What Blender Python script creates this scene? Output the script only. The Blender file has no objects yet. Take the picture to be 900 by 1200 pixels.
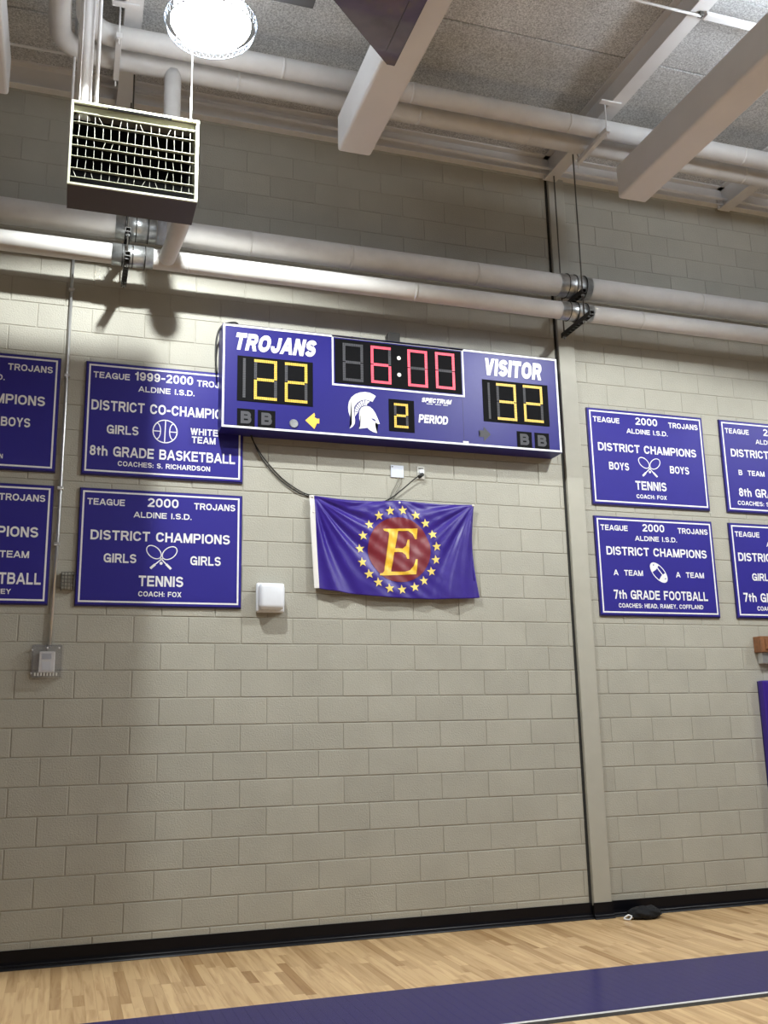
import bpy, bmesh, math, random
from mathutils import Vector, Matrix, noise
random.seed(7)
C = bpy.context.scene.collection
PI = math.pi
S = bpy.context.scene

# ---------------------------------------------------------------- camera, world, lights, exposure
CAM = Vector((0.333, -7.5233, 1.5184)); YAW, PITCH, ROLL, FPX = 0.3185094, 0.2225941, -0.0207213, 1138.08
def cam_axes():
    cy, sy, cp, sp = math.cos(YAW), math.sin(YAW), math.cos(PITCH), math.sin(PITCH)
    f = Vector((sy*cp, cy*cp, sp)); r = Vector((cy, -sy, 0)); u = r.cross(f)
    c, s = math.cos(ROLL), math.sin(ROLL)
    return c*r + s*u, -s*r + c*u, f
A_, B_, F_ = cam_axes()
cd = bpy.data.cameras.new('camera'); cam = bpy.data.objects.new('camera', cd); C.objects.link(cam)
m = Matrix((A_, B_, -F_)).transposed().to_4x4(); m.translation = CAM; cam.matrix_world = m
cd.sensor_fit = 'VERTICAL'; cd.sensor_height = 24; cd.lens = FPX/1200*24; cd.clip_end = 200
S.camera = cam
def px_of(p):
    d = Vector(p) - CAM; w = d.dot(F_)
    return 450 + FPX*d.dot(A_)/w, 600 - FPX*d.dot(B_)/w

w = bpy.data.worlds.new('world'); S.world = w; w.use_nodes = True
w.node_tree.nodes['Background'].inputs[0].default_value = (0.95, 0.97, 1.0, 1)
w.node_tree.nodes['Background'].inputs[1].default_value = 0.075
S.view_settings.view_transform = 'Standard'; S.view_settings.look = 'None'
S.view_settings.exposure = 0.10; S.view_settings.gamma = 1.0; S.view_settings.use_curve_mapping = False

LAMPS = [(1.02, -2.13, 5.92, 520), (5.25, -3.2, 5.92, 480), (1.02, -7.4, 5.92, 40), (5.25, -7.4, 5.92, 220), (9.5, -3.2, 5.92, 330)]
LAMP_R = 0.05; DOME_GLOW = (15.0, 45.0, 20.0, 65.0, 45.0)
for i, (x, y, z, e) in enumerate(LAMPS):
    ld = bpy.data.lights.new('lamp_light', 'SPOT'); ld.spot_size = math.radians(154); ld.spot_blend = .14; ld.shadow_soft_size = LAMP_R; ld.energy = e; ld.color = (0.965, 1.0, 0.97)
    lo = bpy.data.objects.new('lamp_light', ld); C.objects.link(lo); lo.location = (x, y, z-0.075)

# ---------------------------------------------------------------- helpers
def tag(o, label=None, cat=None, group=None, kind=None):
    if label: o['label'] = label
    if cat: o['category'] = cat
    if group: o['group'] = group
    if kind: o['kind'] = kind
    return o
def obj(name, bm, mat, parent=None, smooth=False, tint=None):
    me = bpy.data.meshes.new(name)
    bmesh.ops.recalc_face_normals(bm, faces=bm.faces)
    bm.to_mesh(me); bm.free()
    if smooth: me.polygons.foreach_set('use_smooth', [True]*len(me.polygons))
    if mat: me.materials.append(mat)
    o = bpy.data.objects.new(name, me); C.objects.link(o)
    if parent: o.parent = parent
    return o
def pymesh(name, verts, faces, mat, parent=None, smooth=False):
    me = bpy.data.meshes.new(name); me.from_pydata([tuple(v) for v in verts], [], faces); me.update()
    if smooth: me.polygons.foreach_set('use_smooth', [True]*len(me.polygons))
    if mat: me.materials.append(mat)
    o = bpy.data.objects.new(name, me); C.objects.link(o)
    if parent: o.parent = parent
    return o
def empty(name, loc=(0, 0, 0)):
    o = bpy.data.objects.new(name, None); C.objects.link(o); o.empty_display_size = .1; o.location = loc
    return o
def under(parent, *kids):
    """hang parts (built in world coordinates) under a thing whose origin sits at its base"""
    for k in kids:
        k.parent = parent; k.matrix_parent_inverse = Matrix.Translation(parent.location).inverted()
    return parent
def box(bm, x0, x1, y0, y1, z0, z1, bev=0, seg=1):
    vs = [bm.verts.new(p) for p in ((x0,y0,z0),(x1,y0,z0),(x1,y1,z0),(x0,y1,z0),(x0,y0,z1),(x1,y0,z1),(x1,y1,z1),(x0,y1,z1))]
    fs = [bm.faces.new([vs[i] for i in f]) for f in ((3,2,1,0),(4,5,6,7),(0,1,5,4),(1,2,6,5),(2,3,7,6),(3,0,4,7))]
    if bev:
        es = list({e for f in fs for e in f.edges})
        bmesh.ops.bevel(bm, geom=es, offset=bev, segments=seg, affect='EDGES', profile=.5)
    return bm
def boxo(name, b, mat, parent=None, bev=0, seg=1):
    bm = bmesh.new(); box(bm, *b, bev=bev, seg=seg); return obj(name, bm, mat, parent)
def tube(bm, pts, r, n=12, cap=True, closed=False):
    pts = [Vector(p) for p in pts]; N = len(pts); rings = []; up = None
    for i, p in enumerate(pts):
        if closed: t = (pts[(i+1) % N]-pts[i-1]).normalized()
        else: t = (pts[min(i+1, N-1)]-pts[max(i-1, 0)]).normalized()
        if up is None:
            up = Vector((0, 0, 1)) if abs(t.z) < .9 else Vector((0, 1, 0))
        s = t.cross(up).normalized(); up = s.cross(t).normalized()
        rr = r[i] if isinstance(r, (list, tuple)) else r
        rings.append([bm.verts.new(p + rr*(math.cos(2*PI*k/n)*s + math.sin(2*PI*k/n)*up)) for k in range(n)])
    for i in range(N if closed else N-1):
        a, b = rings[i], rings[(i+1) % N]
        for k in range(n): bm.faces.new((a[k], a[(k+1) % n], b[(k+1) % n], b[k]))
    if cap and not closed:
        bm.faces.new(rings[0]); bm.faces.new(rings[-1][::-1])
    return bm
def tubeo(name, pts, r, mat, parent=None, n=12, closed=False):
    bm = bmesh.new(); tube(bm, pts, r, n, closed=closed); return obj(name, bm, mat, parent, smooth=n > 6)
def spline(pts, k=8):
    pts = [Vector(p) for p in pts]; out = []
    for i in range(len(pts)-1):
        p0, p1, p2, p3 = pts[max(i-1, 0)], pts[i], pts[i+1], pts[min(i+2, len(pts)-1)]
        for j in range(k):
            t = j/k
            out.append(.5*((2*p1)+(p2-p0)*t+(2*p0-5*p1+4*p2-p3)*t*t+(3*p1-p0-3*p2+p3)*t**3))
    out.append(pts[-1]); return out

# ---------------------------------------------------------------- materials
def mat(name, col, rough=.6, metal=0, spec=.5, emit=None, estr=0, noise_amt=0, noise_scale=8, bump=0, bump_scale=60, tint=0, trans=0, coat=0, alpha=1, stretch=None):
    m = bpy.data.materials.new(name); m.use_nodes = True; nt = m.node_tree; b = nt.nodes['Principled BSDF']
    b.inputs['Base Color'].default_value = (*col, 1); b.inputs['Roughness'].default_value = rough
    b.inputs['Metallic'].default_value = metal; b.inputs['Specular IOR Level'].default_value = spec
    b.inputs['Transmission Weight'].default_value = trans; b.inputs['Coat Weight'].default_value = coat
    b.inputs['Alpha'].default_value = alpha
    if emit: b.inputs['Emission Color'].default_value = (*emit, 1); b.inputs['Emission Strength'].default_value = estr
    tc = nt.nodes.new('ShaderNodeTexCoord'); src = tc.outputs['Object']
    g = nt.nodes.new('ShaderNodeNewGeometry'); src = g.outputs['Position']
    if stretch:
        mp = nt.nodes.new('ShaderNodeMapping'); mp.inputs['Scale'].default_value = stretch
        nt.links.new(src, mp.inputs['Vector']); src = mp.outputs['Vector']
    last = None
    if noise_amt or tint:
        n = nt.nodes.new('ShaderNodeTexNoise'); n.inputs['Scale'].default_value = noise_scale; n.inputs['Detail'].default_value = 6
        nt.links.new(src, n.inputs['Vector'])
        mr = nt.nodes.new('ShaderNodeMapRange'); mr.inputs['From Min'].default_value = .3; mr.inputs['From Max'].default_value = .7
        mr.inputs['To Min'].default_value = 1-noise_amt; mr.inputs['To Max'].default_value = 1+noise_amt
        nt.links.new(n.outputs['Fac'], mr.inputs['Value']); val = mr.outputs['Result']
        if tint:
            at = nt.nodes.new('ShaderNodeAttribute'); at.attribute_name = 'tint'
            mu = nt.nodes.new('ShaderNodeMath'); mu.operation = 'MULTIPLY'
            nt.links.new(val, mu.inputs[0]); nt.links.new(at.outputs['Fac'], mu.inputs[1]); val = mu.outputs[0]
        vm = nt.nodes.new('ShaderNodeVectorMath'); vm.operation = 'SCALE'; vm.inputs[0].default_value = col
        nt.links.new(val, vm.inputs['Scale']); nt.links.new(vm.outputs[0], b.inputs['Base Color'])
    if bump:
        n2 = nt.nodes.new('ShaderNodeTexNoise'); n2.inputs['Scale'].default_value = bump_scale; n2.inputs['Detail'].default_value = 4
        nt.links.new(src, n2.inputs['Vector'])
        bp = nt.nodes.new('ShaderNodeBump'); bp.inputs['Strength'].default_value = bump; bp.inputs['Distance'].default_value = .01
        nt.links.new(n2.outputs['Fac'], bp.inputs['Height']); nt.links.new(bp.outputs['Normal'], b.inputs['Normal'])
    return m
M = {}
WALL = (.385, .374, .325)
M['block'] = mat('painted_block', WALL, .55, noise_amt=.05, noise_scale=3, bump=.35, bump_scale=90, tint=1, spec=.35)
M['mortar'] = mat('painted_mortar', (.365, .353, .305), .6, bump=.3, bump_scale=60, spec=.3)
M['pilaster'] = mat('painted_pilaster', (.40, .388, .338), .5, noise_amt=.03, spec=.35)
M['dark_gap'] = mat('dark_gap', (.02, .02, .018), .9)
M['base'] = mat('black_rubber', (.0035, .0035, .006), .33, spec=.22)
M['steel_white'] = mat('white_painted_steel', (.74, .73, .73), .5, noise_amt=.04, noise_scale=5)
M['beam_white'] = mat('white_beam_paint', (.77, .76, .76), .45, noise_amt=.03, noise_scale=3)
M['pipe'] = mat('white_pipe_jacket', (.64, .63, .62), .65, noise_amt=.06, noise_scale=6, bump=.15, bump_scale=12)
M['galv'] = mat('galvanized_steel', (.50, .52, .53), .34, metal=.85, noise_amt=.25, noise_scale=25)
M['dark_steel'] = mat('dark_steel', (.035, .034, .033), .5, metal=.4)
M['rod'] = mat('rod_steel', (.10, .095, .085), .5, metal=.5)
M['conduit'] = mat('conduit_steel', (.62, .63, .64), .3, metal=.8)
M['purple'] = mat('purple_sign_paint', (.026, .020, .235), .45, noise_amt=.03, noise_scale=2, spec=.25)
M['purple_edge'] = mat('dark_purple_edge', (.018, .012, .09), .5)
M['board'] = mat('purple_board_paint', (.019, .016, .165), .40, noise_amt=.03, noise_scale=2, spec=.25)
M['print'] = mat('white_print', (.80, .80, .82), .5)
M['led_black'] = mat('black_panel', (.003, .003, .004), .7, spec=.1)
M['led_off'] = mat('unlit_led', (.075, .075, .085), .6, spec=.2)
M['led_yellow'] = mat('yellow_led', (.35, .22, .03), .5, emit=(1, .64, .09), estr=.85)
M['led_red'] = mat('red_led', (.8, .08, .12), .5, emit=(1, .07, .13), estr=.85)
M['led_white'] = mat('white_led', (.8, .8, .75), .5, emit=(.9, .9, .8), estr=.35)
M['flag'] = mat('purple_nylon', (.030, .011, .22), .40, noise_amt=.05, noise_scale=12, spec=.45)
M['flag_red'] = mat('dark_red_nylon', (.17, .009, .020), .45, noise_amt=.08, noise_scale=14)
M['flag_gold'] = mat('gold_satin', (.80, .48, .04), .35, noise_amt=.18, noise_scale=30)
M['star_gold'] = mat('pale_gold_thread', (.80, .62, .16), .5)
M['canvas'] = mat('white_canvas', (.72, .70, .68), .8)
M['white_plastic'] = mat('white_plastic', (.74, .77, .84), .25, noise_amt=.02)
M['plate'] = mat('blank_steel_plate', (.52, .55, .63), .45, metal=.3)
M['outlet'] = mat('outlet_ivory', (.62, .62, .58), .5)
M['black_cable'] = mat('black_cable', (.008, .008, .008), .5)
M['grey_cable'] = mat('grey_cable', (.20, .20, .17), .6)
M['clear'] = mat('clear_guard', (.30, .30, .34), .15, alpha=.13, spec=.6)
M['heater_face'] = mat('cream_heater_enamel', (.44, .45, .35), .45, noise_amt=.05)
M['heater_fin'] = mat('heater_fin_enamel', (.26, .26, .22), .5)
M['louvre'] = mat('louvre_blade_tan', (.13, .12, .085), .55)
M['heater_case'] = mat('dark_heater_case', (.075, .062, .055), .55)
M['black_in'] = mat('black_interior', (.004, .004, .004), .9, spec=.0)
M['wood_block'] = mat('brown_wood', (.20, .085, .035), .55, noise_amt=.3, noise_scale=20)
M['pad'] = mat('purple_vinyl', (.035, .012, .22), .4)
M['cloth_black'] = mat('black_cloth', (.003, .0035, .006), .85, bump=.6, bump_scale=40)
M['plate_tint'] = mat('tinted_panel', (.13, .11, .14), .22, noise_amt=.35, noise_scale=3, spec=.7, coat=.5)
M['housing'] = mat('dark_grey_housing', (.09, .09, .092), .5, metal=.3)
DOMES = [mat('glowing_lamp_dome', (.9, .9, .9), .4, emit=(.86, .93, 1.0), estr=g) for g in DOME_GLOW]
M['lens'] = mat('lamp_lens', (1, 1, 1), .4, emit=(1, .98, .95), estr=14)
M['guard'] = mat('grey_guard_wire', (.34, .39, .47), .4)

# wood-wool ceiling panel
def ceiling_mat():
    m = bpy.data.materials.new('wood_wool_panel'); m.use_nodes = True; nt = m.node_tree; b = nt.nodes['Principled BSDF']
    b.inputs['Roughness'].default_value = .9; b.inputs['Specular IOR Level'].default_value = .15
    g = nt.nodes.new('ShaderNodeNewGeometry')
    n = nt.nodes.new('ShaderNodeTexNoise'); n.inputs['Scale'].default_value = 85; n.inputs['Detail'].default_value = 5; n.inputs['Roughness'].default_value = .7
    nt.links.new(g.outputs['Position'], n.inputs['Vector'])
    n3 = nt.nodes.new('ShaderNodeTexNoise'); n3.inputs['Scale'].default_value = 1.6
    nt.links.new(g.outputs['Position'], n3.inputs['Vector'])
    r = nt.nodes.new('ShaderNodeValToRGB'); r.color_ramp.elements[0].position = .36; r.color_ramp.elements[0].color = (.36, .365, .37, 1)
    r.color_ramp.elements[1].position = .62; r.color_ramp.elements[1].color = (.84, .85, .85, 1)
    nt.links.new(n.outputs['Fac'], r.inputs['Fac'])
    mr = nt.nodes.new('ShaderNodeMapRange'); mr.inputs['From Min'].default_value = .3; mr.inputs['From Max'].default_value = .7; mr.inputs['To Min'].default_value = .85; mr.inputs['To Max'].default_value = 1.1
    nt.links.new(n3.outputs['Fac'], mr.inputs['Value'])
    at = nt.nodes.new('ShaderNodeAttribute'); at.attribute_name = 'tint'
    mu = nt.nodes.new('ShaderNodeMath'); mu.operation = 'MULTIPLY'; nt.links.new(mr.outputs[0], mu.inputs[0]); nt.links.new(at.outputs['Fac'], mu.inputs[1])
    vm = nt.nodes.new('ShaderNodeVectorMath'); vm.operation = 'SCALE'; nt.links.new(r.outputs[0], vm.inputs[0]); nt.links.new(mu.outputs[0], vm.inputs['Scale'])
    nt.links.new(vm.outputs[0], b.inputs['Base Color'])
    bp = nt.nodes.new('ShaderNodeBump'); bp.inputs['Strength'].default_value = .7; bp.inputs['Distance'].default_value = .01
    nt.links.new(n.outputs['Fac'], bp.inputs['Height']); nt.links.new(bp.outputs['Normal'], b.inputs['Normal'])
    return m
M['ceiling'] = ceiling_mat()

# maple floor: grain along Y, painted border stripes at fixed places on the floor
STRIPES = [(-1.505, -2.375, (.016, .014, .125)), (-2.375, -2.405, (.75, .74, .72)), (-2.405, -2.47, (.012, .012, .018))]
def floor_mat():
    m = bpy.data.materials.new('maple_floor'); m.use_nodes = True; nt = m.node_tree; b = nt.nodes['Principled BSDF']
    b.inputs['Roughness'].default_value = .22; b.inputs['Specular IOR Level'].default_value = .26
    g = nt.nodes.new('ShaderNodeNewGeometry')
    at = nt.nodes.new('ShaderNodeAttribute'); at.attribute_name = 'tint'
    mp = nt.nodes.new('ShaderNodeMapping'); mp.inputs['Scale'].default_value = (26, 1.6, 26)
    nt.links.new(g.outputs['Position'], mp.inputs['Vector'])
    off = nt.nodes.new('ShaderNodeVectorMath'); off.operation = 'ADD'
    sc = nt.nodes.new('ShaderNodeVectorMath'); sc.operation = 'SCALE'; sc.inputs[0].default_value = (13, 37, 5)
    nt.links.new(at.outputs['Fac'], sc.inputs['Scale']); nt.links.new(mp.outputs[0], off.inputs[0]); nt.links.new(sc.outputs[0], off.inputs[1])
    n = nt.nodes.new('ShaderNodeTexNoise'); n.inputs['Scale'].default_value = 1; n.inputs['Detail'].default_value = 6; n.inputs['Distortion'].default_value = .6
    nt.links.new(off.outputs[0], n.inputs['Vector'])
    r = nt.nodes.new('ShaderNodeValToRGB')
    r.color_ramp.elements[0].position = .25; r.color_ramp.elements[0].color = (.50, .32, .165, 1)
    r.color_ramp.elements[1].position = .55; r.color_ramp.elements[1].color = (.72, .51, .29, 1)
    nt.links.new(n.outputs['Fac'], r.inputs['Fac'])
    # board tone: tint 0..1 -> brown .. pale
    r2 = nt.nodes.new('ShaderNodeValToRGB')
    r2.color_ramp.elements[0].position = 0; r2.color_ramp.elements[0].color = (.58, .48, .38, 1)
    r2.color_ramp.elements[1].position = 1; r2.color_ramp.elements[1].color = (1.08, 1.06, 1.02, 1)
    e = r2.color_ramp.elements.new(.3); e.color = (.86, .82, .76, 1)
    nt.links.new(at.outputs['Fac'], r2.inputs['Fac'])
    mx = nt.nodes.new('ShaderNodeMix'); mx.data_type = 'RGBA'; mx.blend_type = 'MULTIPLY'; mx.inputs[0].default_value = 1
    nt.links.new(r.outputs[0], mx.inputs[6]); nt.links.new(r2.outputs[0], mx.inputs[7]); last = mx.outputs[2]
    sx = nt.nodes.new('ShaderNodeSeparateXYZ'); nt.links.new(g.outputs['Position'], sx.inputs[0])
    for y1, y0, col in STRIPES:
        a = nt.nodes.new('ShaderNodeMath'); a.operation = 'LESS_THAN'; a.inputs[1].default_value = y1; nt.links.new(sx.outputs['Y'], a.inputs[0])
        c = nt.nodes.new('ShaderNodeMath'); c.operation = 'GREATER_THAN'; c.inputs[1].default_value = y0; nt.links.new(sx.outputs['Y'], c.inputs[0])
        k = nt.nodes.new('ShaderNodeMath'); k.operation = 'MULTIPLY'; nt.links.new(a.outputs[0], k.inputs[0]); nt.links.new(c.outputs[0], k.inputs[1])
        m2 = nt.nodes.new('ShaderNodeMix'); m2.data_type = 'RGBA'; nt.links.new(k.outputs[0], m2.inputs[0]); nt.links.new(last, m2.inputs[6]); m2.inputs[7].default_value = (*col, 1)
        last = m2.outputs[2]
    nt.links.new(last, b.inputs['Base Color'])
    return m
M['floor'] = floor_mat()
M['floor_gap'] = mat('floor_joint', (.10, .06, .03), .7)

def set_tint(o, vals):
    me = o.data; a = me.attributes.new('tint', 'FLOAT', 'FACE')
    a.data.foreach_set('value', vals)

# ---------------------------------------------------------------- wall of painted concrete block
PZ, PX, Z0, GAP, DEP = .2032, .4064, .172, .008, .0045
SIGNS = [(-1.04, .19, 2.484, 3.372), (-1.04, .19, 3.49, 4.393), (.387, 1.615, 2.484, 3.372), (.387, 1.615, 3.49, 4.393),
         (4.795, 6.03, 2.484, 3.372), (4.795, 6.03, 3.49, 4.393), (6.228, 7.46, 2.484, 3.372), (6.235, 7.46, 3.49, 4.393)]
COVER = SIGNS + [(1.35, 4.47, 3.9, 4.85), (2.21, 3.6, 2.62, 3.38)]
def block_geo(x0, x1, z0, z1, dy):
    g = GAP/2; b = .003
    a = (x0+g, x1-g, z0+g, z1-g); y = dy
    V = [(a[0], DEP, a[2]), (a[1], DEP, a[2]), (a[1], DEP, a[3]), (a[0], DEP, a[3]),
         (a[0], y+b, a[2]), (a[1], y+b, a[2]), (a[1], y+b, a[3]), (a[0], y+b, a[3]),
         (a[0]+b, y, a[2]+b), (a[1]-b, y, a[2]+b), (a[1]-b, y, a[3]-b), (a[0]+b, y, a[3]-b)]
    Fc = [(8, 9, 10, 11)]
    for i in range(4):
        j = (i+1) % 4
        Fc += [(4+i, 4+j, 8+j, 8+i), (i, j, 4+j, 4+i)]
    return V, Fc
def build_wall(name, x0, x1, xref, label):
    back = bmesh.new(); box(back, x0, x1, DEP, .20, 0, 6.90)
    wall = obj(name, back, M['mortar']); tag(wall, label, kind='structure')
    rows = []
    for c in range(-1, 33):
        z0, z1 = max(0, Z0+c*PZ), min(6.88, Z0+(c+1)*PZ)
        off = 0 if c % 2 == 0 else .5
        k0 = math.floor((x0-xref)/PX-off)-1
        x = xref+(k0+off)*PX
        while x < x1:
            a, b = max(x, x0), min(x+PX, x1)
            if b-a > .03:
                u, v = px_of(((a+b)/2, 0, (z0+z1)/2))
                seen = -40 < u < 940 and -20 < v < 1220 and not any(s[0]-.02 <= a and b <= s[1]+.02 and s[2]-.02 <= z0 and z1 <= s[3]+.02 for s in COVER)
                d = (Vector(((a+b)/2, 0, (z0+z1)/2))-CAM).length
                rows.append((0 if seen else 1, d-(b-a)*2, a, b, z0, z1))
            x += PX
    rows.sort()
    SV, SF, ST = [], [], []
    for i, (hid, d, a, b, z0, z1) in enumerate(rows):
        V, Fc = block_geo(a, b, z0, z1, random.uniform(-.0008, .0012)); t = random.gauss(1, .022)
        if hid == 0 and i < 300:
            o = pymesh('block', V, Fc, M['block'], wall); set_tint(o, [t]*len(Fc))
        else:
            n = len(SV); SV += V; SF += [tuple(n+k for k in f) for f in Fc]; ST += [t]*len(Fc)
    o = pymesh('block_courses', SV, SF, M['block'], wall); o['kind'] = 'stuff'; set_tint(o, ST)
    return wall
build_wall('wall_back', -4.5, 4.515, 0.0, 'tan painted concrete block wall panel left of the narrow pilaster')
build_wall('wall_back', 4.712, 10.5, 4.825, 'tan painted concrete block wall panel right of the narrow pilaster')
p = empty('trim_1', (4.62, 0, 0)); tag(p, 'narrow tan painted vertical pilaster with a dark joint on its left', kind='structure')
under(p, boxo('dark_joint', (4.512, 4.55, .004, .05, .0, 6.75), M['dark_gap']),
      boxo('flange', (4.538, 4.700, -.030, .03, .10, 6.72), M['pilaster'], bev=.003),
      boxo('side_strip', (4.700, 4.714, -.008, .03, .10, 6.72), M['pilaster']))
# steel angle along the top of the wall
def ledger(x0, x1, nm):
    bm = bmesh.new()
    box(bm, x0, x1, -.035, .0, 6.70, 6.90); box(bm, x0, x1, -.075, -.035, 6.700, 6.709); box(bm, x0, x1, -.10, -.035, 6.885, 6.90)
    o = obj(nm, bm, M['steel_white']); return tag(o, 'white painted steel channel capping the top of the block wall', kind='structure')
ledger(-4.5, 10.5, 'trim_2')

# black cove base
def cove(x0, x1, y, nm):
    prof = [(0, .124), (-.006, .124), (-.007, .05), (-.010, .034), (-.016, .030), (-.019, .026), (-.020, .018), (-.030, .010), (-.036, .003), (-.036, .0), (0, 0)]
    bm = bmesh.new(); ra = [bm.verts.new((x0, y+a, z)) for a, z in prof]; rb = [bm.verts.new((x1, y+a, z)) for a, z in prof]
    n = len(prof)
    for i in range(n): bm.faces.new((ra[i], ra[(i+1) % n], rb[(i+1) % n], rb[i]))
    bm.faces.new(ra[::-1]); bm.faces.new(rb)
    return obj(nm, bm, M['base'])
base = empty('baseboard_back', (4.6, 0, 0)); tag(base, 'glossy black rubber base along the foot of the wall', kind='structure')
under(base, cove(-4.5, 4.53, 0, 'base_strip'), cove(4.53, 4.708, -.030, 'base_wrap'), cove(4.708, 10.5, 0, 'base_strip'))

# ---------------------------------------------------------------- floor
bm = bmesh.new(); box(bm, -9, 15, -22, .2, -.10, -.002)
fl = obj('floor', bm, M['floor']); fl['kind'] = 'structure'; fl['label'] = 'pale maple gym floor with a purple painted border stripe'
set_tint(fl, [.6]*len(fl.data.polygons))
BW = .066; cand = []
x = -1.5
i = 0
while x < 8.2:
    y = .0 - random.uniform(0, .01); first = True
    while y > -3.6:
        L = random.uniform(.25, 1.15) if not first else random.uniform(.15, 1.0)
        y1 = max(y-L, -3.6); t = min(1, max(0, random.betavariate(2.0, 1.4)))
        if random.random() < .10: t *= .35
        yc = (y+y1)/2; u, v = px_of((x+BW/2, yc, 0)); vis = -10 < u < 910 and v < 1215
        u2, v2 = px_of((x, y, 0)); vis = vis or (0 < u2 < 900 and v2 < 1200)
        cand.append((0 if vis else 1, (Vector((x, yc, 0))-CAM).length-(y-y1)*1.5, x, y, y1, t)); y = y1; first = False
    x += BW
cand.sort()
SV, SF, ST = [], [], []
for i, (hid, d, x, y, y1, t) in enumerate(cand):
    g = .0002; b = .0002
    a0, a1, c0, c1 = x+g, x+BW-g, y1+g, y-g
    V = [(a0, c0, -.002), (a1, c0, -.002), (a1, c1, -.002), (a0, c1, -.002), (a0+b, c0+b, 0), (a1-b, c0+b, 0), (a1-b, c1-b, 0), (a0+b, c1-b, 0)]
    Fc = [(4, 5, 6, 7), (0, 1, 5, 4), (1, 2, 6, 5), (2, 3, 7, 6), (3, 0, 4, 7)]
    if hid == 0 and i < 300:
        o = pymesh('floor_board', V, Fc, M['floor'], fl); set_tint(o, [t]*5)
    else:
        n = len(SV); SV += V; SF += [tuple(n+k for k in f) for f in Fc]; ST += [t]*5
o = pymesh('floor_strips', SV, SF, M['floor'], fl); o['kind'] = 'stuff'; set_tint(o, ST)

# ---------------------------------------------------------------- ceiling of wood-wool panels between steel beams
CZ = 6.90
bm = bmesh.new(); box(bm, -9, 15, -22, .2, CZ+.05, CZ+.2)
ce = obj('ceiling', bm, M['dark_gap']); ce['kind'] = 'structure'; ce['label'] = 'grey wood-wool panel roof deck between white steel beams'
BX = [-3.39, -1.405, .58, 2.565, 4.55, 6.535, 8.52]
rowsY = [-.035, -.70, -1.52, -2.34, -3.16, -3.98, -4.8, -5.62]
for i in range(len(BX)-1):
    for j in range(len(rowsY)-1):
        bm = bmesh.new(); box(bm, BX[i]+.004, BX[i+1]-.004, rowsY[j+1]+.006, rowsY[j]-.006, CZ+random.uniform(0, .004), CZ+.05, bev=.004)
        o = obj('ceiling_panel', bm, M['ceiling'], ce); set_tint(o, [random.uniform(.93, 1.06)]*len(o.data.polygons))
bm = bmesh.new(); box(bm, -9, 15, -22, -5.62, CZ, CZ+.05); o = obj('rear_deck', bm, M['ceiling'], ce); set_tint(o, [1]*len(o.data.polygons))
BL = ['white steel roof beam far left, beyond the picture edge', 'white steel roof beam left of the heater, mostly out of frame', 'white steel roof beam above the heater, passing over the two ceiling pipes',
      'white steel roof beam directly above the middle box girder', 'white steel roof beam ending above the narrow pilaster', 'white steel roof beam at the far right end of the wall', 'white steel roof beam right of the picture edge']
for x, lab in zip(BX, BL):
    t = empty('roof_beam', (x, 0, 6.66)); tag(t, lab, 'beam', 'white steel roof beams under the deck')
    under(t, boxo('bottom_flange', (x-.065, x+.065, -9, -.04, 6.655, 6.670), M['steel_white'], bev=.003),
          boxo('web', (x-.006, x+.006, -9, -.04, 6.670, 6.885), M['steel_white']),
          boxo('top_flange', (x-.065, x+.065, -9, -.04, 6.885, 6.898), M['steel_white']),
          boxo('end_plate', (x-.075, x+.02, -.055, -.04, 6.66, 6.80), M['steel_white']))

# big boxed girders
for x0, x1, lab in ((-.505, -.232, 'big white boxed girder at the upper left corner of the picture'), (2.146, 2.413, 'big white boxed girder in the middle, lit bluish on its left side'),
                    (4.617, 4.888, 'big white boxed girder at the upper right, right of the hanging rods')):
    t = empty('box_girder', ((x0+x1)/2, -1.06, 5.9)); tag(t, lab, 'girder', 'big white boxed girders')
    bm = bmesh.new(); box(bm, x0, x1, -9, -1.06, 5.900, 6.204, bev=.022, seg=3); under(t, obj('casing', bm, M['beam_white'], smooth=False))
    for yy in (-3.2, -5.5): under(t, tubeo('hanger_rod', [((x0+x1)/2, yy, 6.2), ((x0+x1)/2, yy, 6.9)], .008, M['steel_white'], n=6))

# ---------------------------------------------------------------- pipes
def seam_pipe(name, pts, r, seams, label, n=28):
    t = empty(name, pts[0]); tag(t, label, 'pipe', 'white jacketed pipes')
    under(t, tubeo('jacket', pts, r, M['pipe'], n=n))
    for s in seams:
        under(t, tubeo('seam_band', [(s-.012, pts[-1][1], pts[-1][2]), (s+.012, pts[-1][1], pts[-1][2])], r+.0012, M['pipe'], n=n))
    return t
UP_Y, UP_Z, UP_R = -.32, 5.425, .100
LO_Y, LO_Z, LO_R = -.38, 5.150, .078
seam_pipe('heating_pipe', [(-4.4, UP_Y, UP_Z), (10.4, UP_Y, UP_Z)], UP_R, (-.35, 1.6, 2.45, 3.6, 5.9), 'thick white jacketed pipe along the wall, upper of the pair under the heater')
seam_pipe('heating_pipe', [(-4.4, LO_Y, LO_Z), (10.4, LO_Y, LO_Z)], LO_R, (-.5, 1.1, 3.0, 5.2), 'slimmer white jacketed pipe along the wall, lower of the pair above the scoreboard')
CPZ = 6.50
def bend(x, ywall, r, xb):
    pts = [(xb, -7, CPZ), (xb, ywall-r, CPZ)]
    for k in range(1, 9):
        a = k/8*PI/2; pts.append((xb+r-r*math.cos(a), ywall-r+r*math.sin(a), CPZ))
    pts.append((10.4, ywall, CPZ)); return pts
seam_pipe('ceiling_pipe', bend(0, -.865, .24, .080), .079, (1.4, 2.9, 3.9, 6.1), 'thick white ceiling pipe nearer the wall, with a bend above the heater')
seam_pipe('ceiling_pipe', bend(0, -1.115, .20, .262), .079, (1.7, 2.75, 4.15, 5.9), 'thick white ceiling pipe farther from the wall, passing over the girders')
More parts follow.
